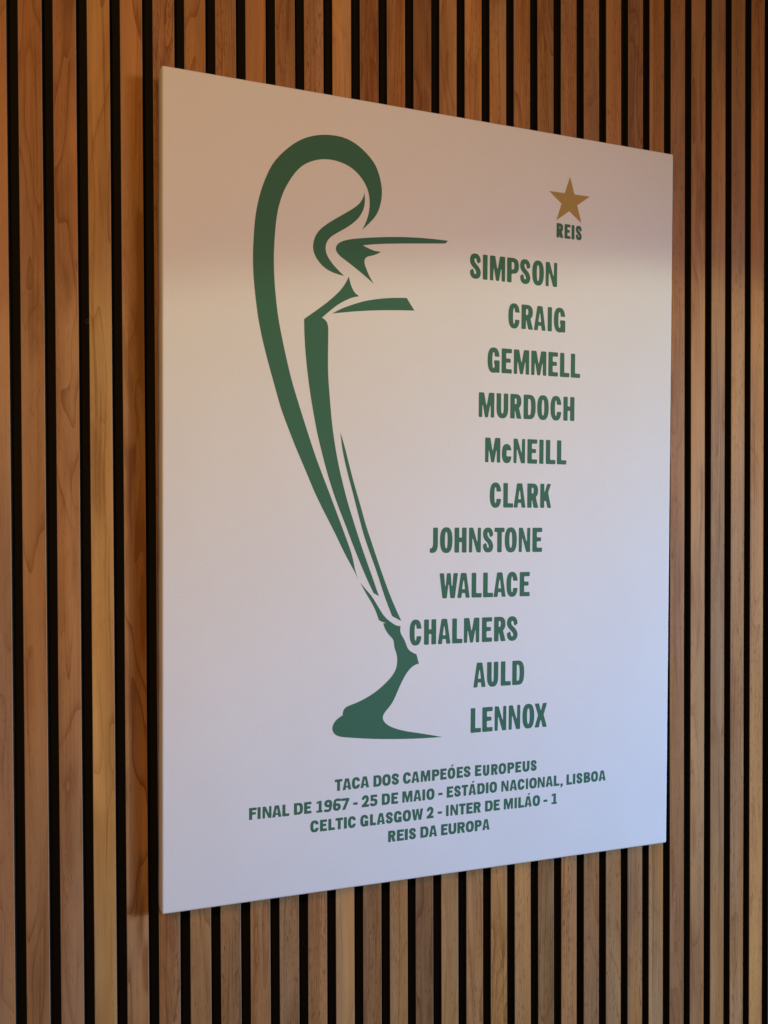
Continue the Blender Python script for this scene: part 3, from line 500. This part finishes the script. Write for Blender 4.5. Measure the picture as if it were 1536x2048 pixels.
def glyph(ch, w, t, cap_scale=1.0):
    """returns loops in units of cap height; w = advance box width, t = stem, both in cap heights"""
    R = 64 if cap_scale == 1.0 else 48
    pad = 0.12
    hgt = 1.42 if ch in 'ÁÓ' else 1.0
    lo = -0.30 if ch == ',' else 0.0
    SS = 3
    nx, ny = int((w + 2 * pad) * R) + 1, int((hgt - lo + 2 * pad) * R) + 1
    xs = (np.arange(nx * SS) + .5) / (R * SS) - pad
    ys = (np.arange(ny * SS) + .5) / (R * SS) - pad + lo
    X, Y = np.meshgrid(xs, ys)
    A = np.zeros(X.shape, bool)
    tb = t * 0.86                     # bars are thinner than stems
    ov = 0.014                        # overshoot of round letters
    def rect(x0, y0, x1, y1): return (X >= x0) & (X <= x1) & (Y >= y0) & (Y <= y1)
    def poly(*p): return inside(p, X, Y)
    def ring(x0, y0, x1, y1, tt, tbb, n=2.5):
        cx, cy = (x0 + x1) / 2, (y0 + y1) / 2
        o = inside(sup(cx, cy, (x1 - x0) / 2, (y1 - y0) / 2, n), X, Y)
        i = inside(sup(cx, cy, (x1 - x0) / 2 - tt, (y1 - y0) / 2 - tbb, n - .1), X, Y)
        return o, i
    def bowl(y0, y1, x1, tt, tbb, n=2.5):
        """half-round bowl hanging on the stem at the left, outer right edge x1"""
        cx = min(w * 0.48, x1 * 0.5); cy = (y0 + y1) / 2
        o = (inside(sup(cx, cy, x1 - cx, (y1 - y0) / 2, n), X, Y) & (X >= cx)) | rect(0, y0, cx, y1)
        i = (inside(sup(cx, cy, x1 - cx - tt, (y1 - y0) / 2 - tbb, n), X, Y) & (X >= cx)) | rect(t, y0 + tbb, cx + 1e-4, y1 - tbb)
        return o & ~i
    c = {'Á': 'A', 'Ó': 'O'}.get(ch, ch)
    ts = t
    if c == 'I': A = rect(0, 0, w, 1)
    elif c == 'L': A = rect(0, 0, ts, 1) | rect(0, 0, w, tb)
    elif c in 'EF':
        A = rect(0, 0, ts, 1) | rect(0, 1 - tb, w, 1) | rect(0, 0.5 - tb * .48 + .02, w * .88, 0.5 + tb * .48 + .02)
        if c == 'E': A |= rect(0, 0, w, tb)
    elif c == 'T': A = rect(0, 1 - tb, w, 1) | rect((w - ts) / 2, 0, (w + ts) / 2, 1)
    elif c == 'H': A = rect(0, 0, ts, 1) | rect(w - ts, 0, w, 1) | rect(0, .5 - tb / 2 + .01, w, .5 + tb / 2 + .01)
    elif c == 'N':
        A = rect(0, 0, w, 1) & ~poly((w * .27, -.1), (w * .27, 0), (w * .285, .64), (w * .655, 0), (w * .715, -.1)) & ~poly((w * .345 - w * .06, 1.1), (w * .345, 1), (w * .715, .36), (w * .73, 1), (w * .73, 1.1))
    elif c == 'M':
        A = (rect(0, 0, w, 1) & ~poly((w * .225, -.1), (w * .225, 0), (w * .235, .62), (w * .405, 0), (w * .43, -.1)) & ~poly((w * .775, -.1), (w * .775, 0), (w * .765, .62), (w * .595, 0), (w * .57, -.1))
             & ~poly((w * .32, 1.1), (w * .345, 1), (w * .5, .42), (w * .655, 1), (w * .68, 1.1)))
    elif c == 'W':
        A = (poly((0, 1), (w, 1), (w * .835, 0), (w * .165, 0)) & ~poly((w * .235, 1.1), (w * .245, 1), (w * .325, .33), (w * .395, 1), (w * .41, 1.1))
             & ~poly((w * .765, 1.1), (w * .755, 1), (w * .675, .33), (w * .605, 1), (w * .59, 1.1)) & ~poly((w * .39, -.1), (w * .40, 0), (w * .5, .66), (w * .59, 0), (w * .60, -.1)))
    elif c == 'A':
        A = (poly((0, 0), (w, 0), (w * .72, 1), (w * .28, 1)) & ~poly((w * .38, .345), (w * .62, .345), (w * .505, .80)) & ~poly((w * .325, -.1), (w * .335, 0), (w * .375, .20), (w * .625, .20), (w * .665, 0), (w * .675, -.1)))
    elif c == 'K':
        A = rect(0, 0, w * .37, 1) | poly((w * .3, .46), (w * .62, 1), (w * .98, 1), (w * .45, .25)) | poly((w * .42, .50), (w * .66, 0), (w, 0), (w * .70, .67), (w * .52, .72))
    elif c == 'X': A = rect(0, 0, w, 1) & ~poly((w * .345, -.1), (w * .35, 0), (w * .50, .36), (w * .66, 0), (w * .665, -.1)) & ~poly((w * .345, 1.1), (w * .35, 1), (w * .50, .66), (w * .66, 1), (w * .665, 1.1)) & ~poly((-.1, .05), (0, .02), (w * .27, .51), (0, .98), (-.1, .95)) & ~poly((w + .1, .05), (w, .02), (w * .73, .51), (w, .98), (w + .1, .95))
    elif c == 'R':
        A = rect(0, 0, ts, 1) | bowl(.415, 1, w * .97, ts, tb * .95) | poly((w * .38, .50), (w * .74, .50), (w, 0), (w - ts * 1.08, 0))
    elif c == 'P': A = rect(0, 0, ts, 1) | bowl(.36, 1, w, ts, tb * .95)
    elif c == 'B': A = rect(0, 0, ts, 1) | bowl(.46, 1, w * .94, ts * .95, tb * .92) | bowl(0, .55, w, ts, tb * .92)
    elif c == 'D': A = rect(0, 0, ts, 1) | bowl(0, 1, w, ts * 1.02, tb * .95, 2.7)
    elif c == 'O':
        o, i = ring(0, -ov, w, 1 + ov, ts * 1.02, tb * 1.02); A = o & ~i
    elif c == 'U':
        o, i = ring(0, -ov, w, .86, ts, tb * 1.05)
        A = (o & ~i & (Y < .42)) | rect(0, .42, ts, 1) | rect(w - ts, .42, w, 1)
    elif c == 'J':
        A = rect(w - ts, .3, w, 1) | stroke(spline([(w - ts / 2, .42), (w - ts / 2, .25), (w - ts * .85, .10), (w * .26, .085)]), tb, X, Y) | rect(w-ts, .26, w, .5) | rect(0, 0, w * .42, tb * 1.02)
        A |= inside([(w * .4, 0), (w * .62, .02), (w * .85, .08), (w, .26), (w - ts, .30), (w - ts * 1.25, .17)], X, Y)
    elif c in 'Cc':
        H = 1.0 if c == 'C' else 0.755
        o, i = ring(0, -ov, w, H + ov, ts * 1.02, tb * 1.02)
        g0, g1 = (.355, .645) if c == 'C' else (.27, .51)
        A = o & ~i & ~((X > w * .5) & (Y > g0 - .0) & (Y < g1))
    elif c == 'G':
        o, i = ring(0, -ov, w, 1 + ov, ts * 1.02, tb * 1.02)
        A = (o & ~i & ~((X > w * .5) & (Y > .5) & (Y < .645)) & ~((X > w * .80) & (Y < .12))) | rect(w * .54, .5 - tb * .95, w, .5) | rect(w - ts * .92, .0, w, .5)
        A &= ~poly((w * .66, -.05), (w * .70, .035), (w * .745, -.05))
    elif c == 'S':
        P = [(w - ts * .50, .705), (w - ts * .55, .80), (w * .66, .90), (w * .49, .925), (w * .31, .895), (ts * .56, .79), (ts * .60, .675), (w * .36, .565),
             (w * .60, .445), (w - ts * .62, .325), (w - ts * .54, .21), (w * .69, .105), (w * .50, .075), (w * .32, .10), (ts * .54, .20), (ts * .50, .295)]
        sc = tb * .5
        P = [(x, sc + (y - .075) / .85 * (1 - 2 * sc)) for x, y in P]
        A = stroke(spline(P), ts * .82, X, Y, ts * .97)
        A &= ~((X > w * .55) & (Y > .56) & (Y < .668) & (X > w * .82)) & ~((X < w * .18) & (Y > .335) & (Y < .44))
    elif c == '1': A = rect(w * .36, 0, w * .36 + ts, 1) | rect(0, 0, w, tb * .8) | poly((w * .40, 1), (w * .02, .93), (w * .02, .93 - tb), (w * .42, .86))
    elif c == '7': A = rect(0, 1 - tb, w, 1) | poly((w - ts * .9, .98), (w, 1), (w, .86), (w * .30 + ts * .55, 0), (w * .30 - ts * .50, 0), (w - ts * 1.05, .80))
    elif c in '69':
        X0_, Y0_ = X, Y
        if c == '9': X, Y = w - X, 1 - Y
        o = inside(sup(w / 2, .31, w / 2, .31 + ov, 2.3), X, Y); i = inside(sup(w / 2, .31, w / 2 - ts, .31 - tb * .9, 2.3), X, Y)
        A = (o & ~i) | stroke(spline([(ts / 2, .33), (ts * .55, .62), (w * .30, .86), (w * .56, .93), (w * .88, .90)]), tb, X, Y) | ((X < ts) & (X > 0) & (Y > .25) & (Y < .60))
        X, Y = X0_, Y0_
    elif c == '2':
        A = stroke(spline([(ts * .5, .76), (ts * .8, .87), (w * .5, .925), (w - ts * .75, .86), (w - ts * .55, .72), (w * .72, .52), (w * .42, .27), (ts * .55, .10)]), ts * .95, X, Y) | rect(0, 0, w, tb)
        A &= (Y >= 0)
    elif c == '5':
        o = inside(sup(w * .46, .33, w * .54, .34, 2.3), X, Y); i = inside(sup(w * .44, .33, w * .56 - ts, .34 - tb * .95, 2.2), X, Y)
        A = (o & ~i & ~((X < w * .4) & (Y > .22))) | rect(w * .07, .48, w * .07 + ts * .85, 1) | rect(w * .07, 1 - tb, w * .95, 1) | stroke([np.array((ts * .5, .20)), np.array((w * .3, .09))], tb * .9, X, Y)
        A |= poly((w * .07, .45), (w * .07 + ts * .8, .45), (w * .55, .62), (w * .07, .62)) & (Y < .60)
    elif c == '-': A = rect(0, .30, w, .30 + tb * .95)
    elif c == ',': A = rect(w * .15, 0, w * .15 + ts, .19) | poly((w * .15 + ts * .3, 0.02), (w * .15 + ts, .10), (w * .15 + ts * .9, -.06), (w * .15 + ts * .3, -.20), (w * .15, -.17))
    if ch in 'ÁÓ': A |= poly((w * .42, 1.09), (w * .58, 1.09), (w * .84, 1.29), (w * .56, 1.29))
    # coverage, then a small blur: the threshold of the blurred field has eased corners
    F = A.reshape(ny, SS, nx, SS).mean((1, 3))
    sg = (0.018 if cap_scale == 1.0 else 0.019) * R
    kk = np.arange(-int(3 * sg) - 1, int(3 * sg) + 2)
    ker = np.exp(-kk ** 2 / (2 * sg * sg)); ker /= ker.sum()
    F = np.apply_along_axis(lambda v: np.convolve(v, ker, 'same'), 0, F)
    F = np.apply_along_axis(lambda v: np.convolve(v, ker, 'same'), 1, F)
    return trace(F, 0.5, R, pad, lo)

def trace(F, lv, R, pad, lo):
    """marching squares, loops joined by shared edges, then thinned"""
    ny, nx = F.shape
    F = F - lv
    F[np.abs(F) < 1e-7] = 1e-7
    nxt = {}
    S = F > 0
    cells = np.argwhere((S[:-1, :-1] != S[1:, :-1]) | (S[:-1, :-1] != S[:-1, 1:]) | (S[:-1, :-1] != S[1:, 1:]))
    pt = {}
    def ed(j0, i0, j1, i1):
        k = (j0, i0, j1, i1) if (j0, i0) < (j1, i1) else (j1, i1, j0, i0)
        if k not in pt:
            a, b = F[k[0], k[1]], F[k[2], k[3]]
            u = a / (a - b)
            pt[k] = ((k[1] + u * (k[3] - k[1]) + .5) / R - pad, (k[0] + u * (k[2] - k[0]) + .5) / R - pad + lo)
        return k
    for j, i in cells:
        j, i = int(j), int(i)
        cs = [(j, i), (j, i + 1), (j + 1, i + 1), (j + 1, i)]
        ins = [S[a] for a in cs]
        starts, ends = [], []
        for k in range(4):
            a, b = cs[k], cs[(k + 1) % 4]
            if ins[k] and not ins[(k + 1) % 4]: starts.append((k, ed(*a, *b)))
            if not ins[k] and ins[(k + 1) % 4]: ends.append((k, ed(*a, *b)))
        for k, e in starts:
            best = min(ends, key=lambda q: (k - q[0]) % 4)
            ends.remove(best)
            nxt[e] = best[1]
    loops = []
    while nxt:
        s, cur = next(iter(nxt.items()))
        lp = [s]; del nxt[s]
        while cur != s and cur in nxt:
            lp.append(cur); cur = nxt.pop(cur)
        P = [pt[k] for k in lp]
        loops.append(simplify(P, 0.0022))
    return [l for l in loops if len(l) > 3]

def simplify(P, eps):
    def rdp(a):
        if len(a) < 3: return a
        A, Bp = np.array(a[0]), np.array(a[-1])
        d = Bp - A; L = np.hypot(*d) + 1e-12
        Q = np.array(a) - A
        dist = np.abs(Q[:, 0] * d[1] - Q[:, 1] * d[0]) / L
        k = int(dist.argmax())
        if dist[k] < eps: return [a[0], a[-1]]
        return rdp(a[:k + 1])[:-1] + rdp(a[k:])
    h = max(range(len(P)), key=lambda k: (P[k][0] - P[0][0]) ** 2 + (P[k][1] - P[0][1]) ** 2)
    return rdp(P[:h + 1])[:-1] + rdp(P[h:] + [P[0]])[:-1]

def area(l):
    return sum(l[k - 1][0] * l[k][1] - l[k][0] * l[k - 1][1] for k in range(len(l))) / 2

cache = {}
def letters(word, boxes, b0, b1, cap, stem):
    """polygons in canvas mm for one word"""
    polys = []
    x0, x1 = boxes[0][0], boxes[-1][1]
    for ch, (a, b) in zip(word, boxes):
        w = round((b - a) / cap, 2)
        key = (ch, w, cap)
        if key not in cache:
            cache[key] = glyph(ch, w, stem / cap, 1.0 if cap > 30 else 0.5)
        y0 = b0 + (b1 - b0) * ((a + b) / 2 - x0) / max(x1 - x0, 1e-6)
        sl = (b1 - b0) / max(x1 - x0, 20)
        loops = [[(a + x * cap, y0 + y * cap + sl * (x - w / 2) * cap) for x, y in l] for l in cache[key]]
        outs = [l for l in loops if area(l) * area(max(loops, key=lambda q: abs(area(q)))) > 0]
        holes = [l for l in loops if l not in outs]
        for o_ in outs:
            xs = [p[0] for p in o_]; ys = [p[1] for p in o_]
            hs = [h for h in holes if min(xs) < h[0][0] < max(xs) and min(ys) < h[0][1] < max(ys)]
            polys.append([o_] + hs)
    return polys

for label, words in TEXT:
    polys = []
    for word, boxes, b0, b1, cap, stem in words:
        polys += letters(word, boxes, b0, b1, cap, stem)
    name = 'printed_name' if len(words) == 1 and words[0][4] > 20 else 'printed_line'
    add_child(name, print_mesh(name, polys), m_green, 'green lettering reading ' + label)
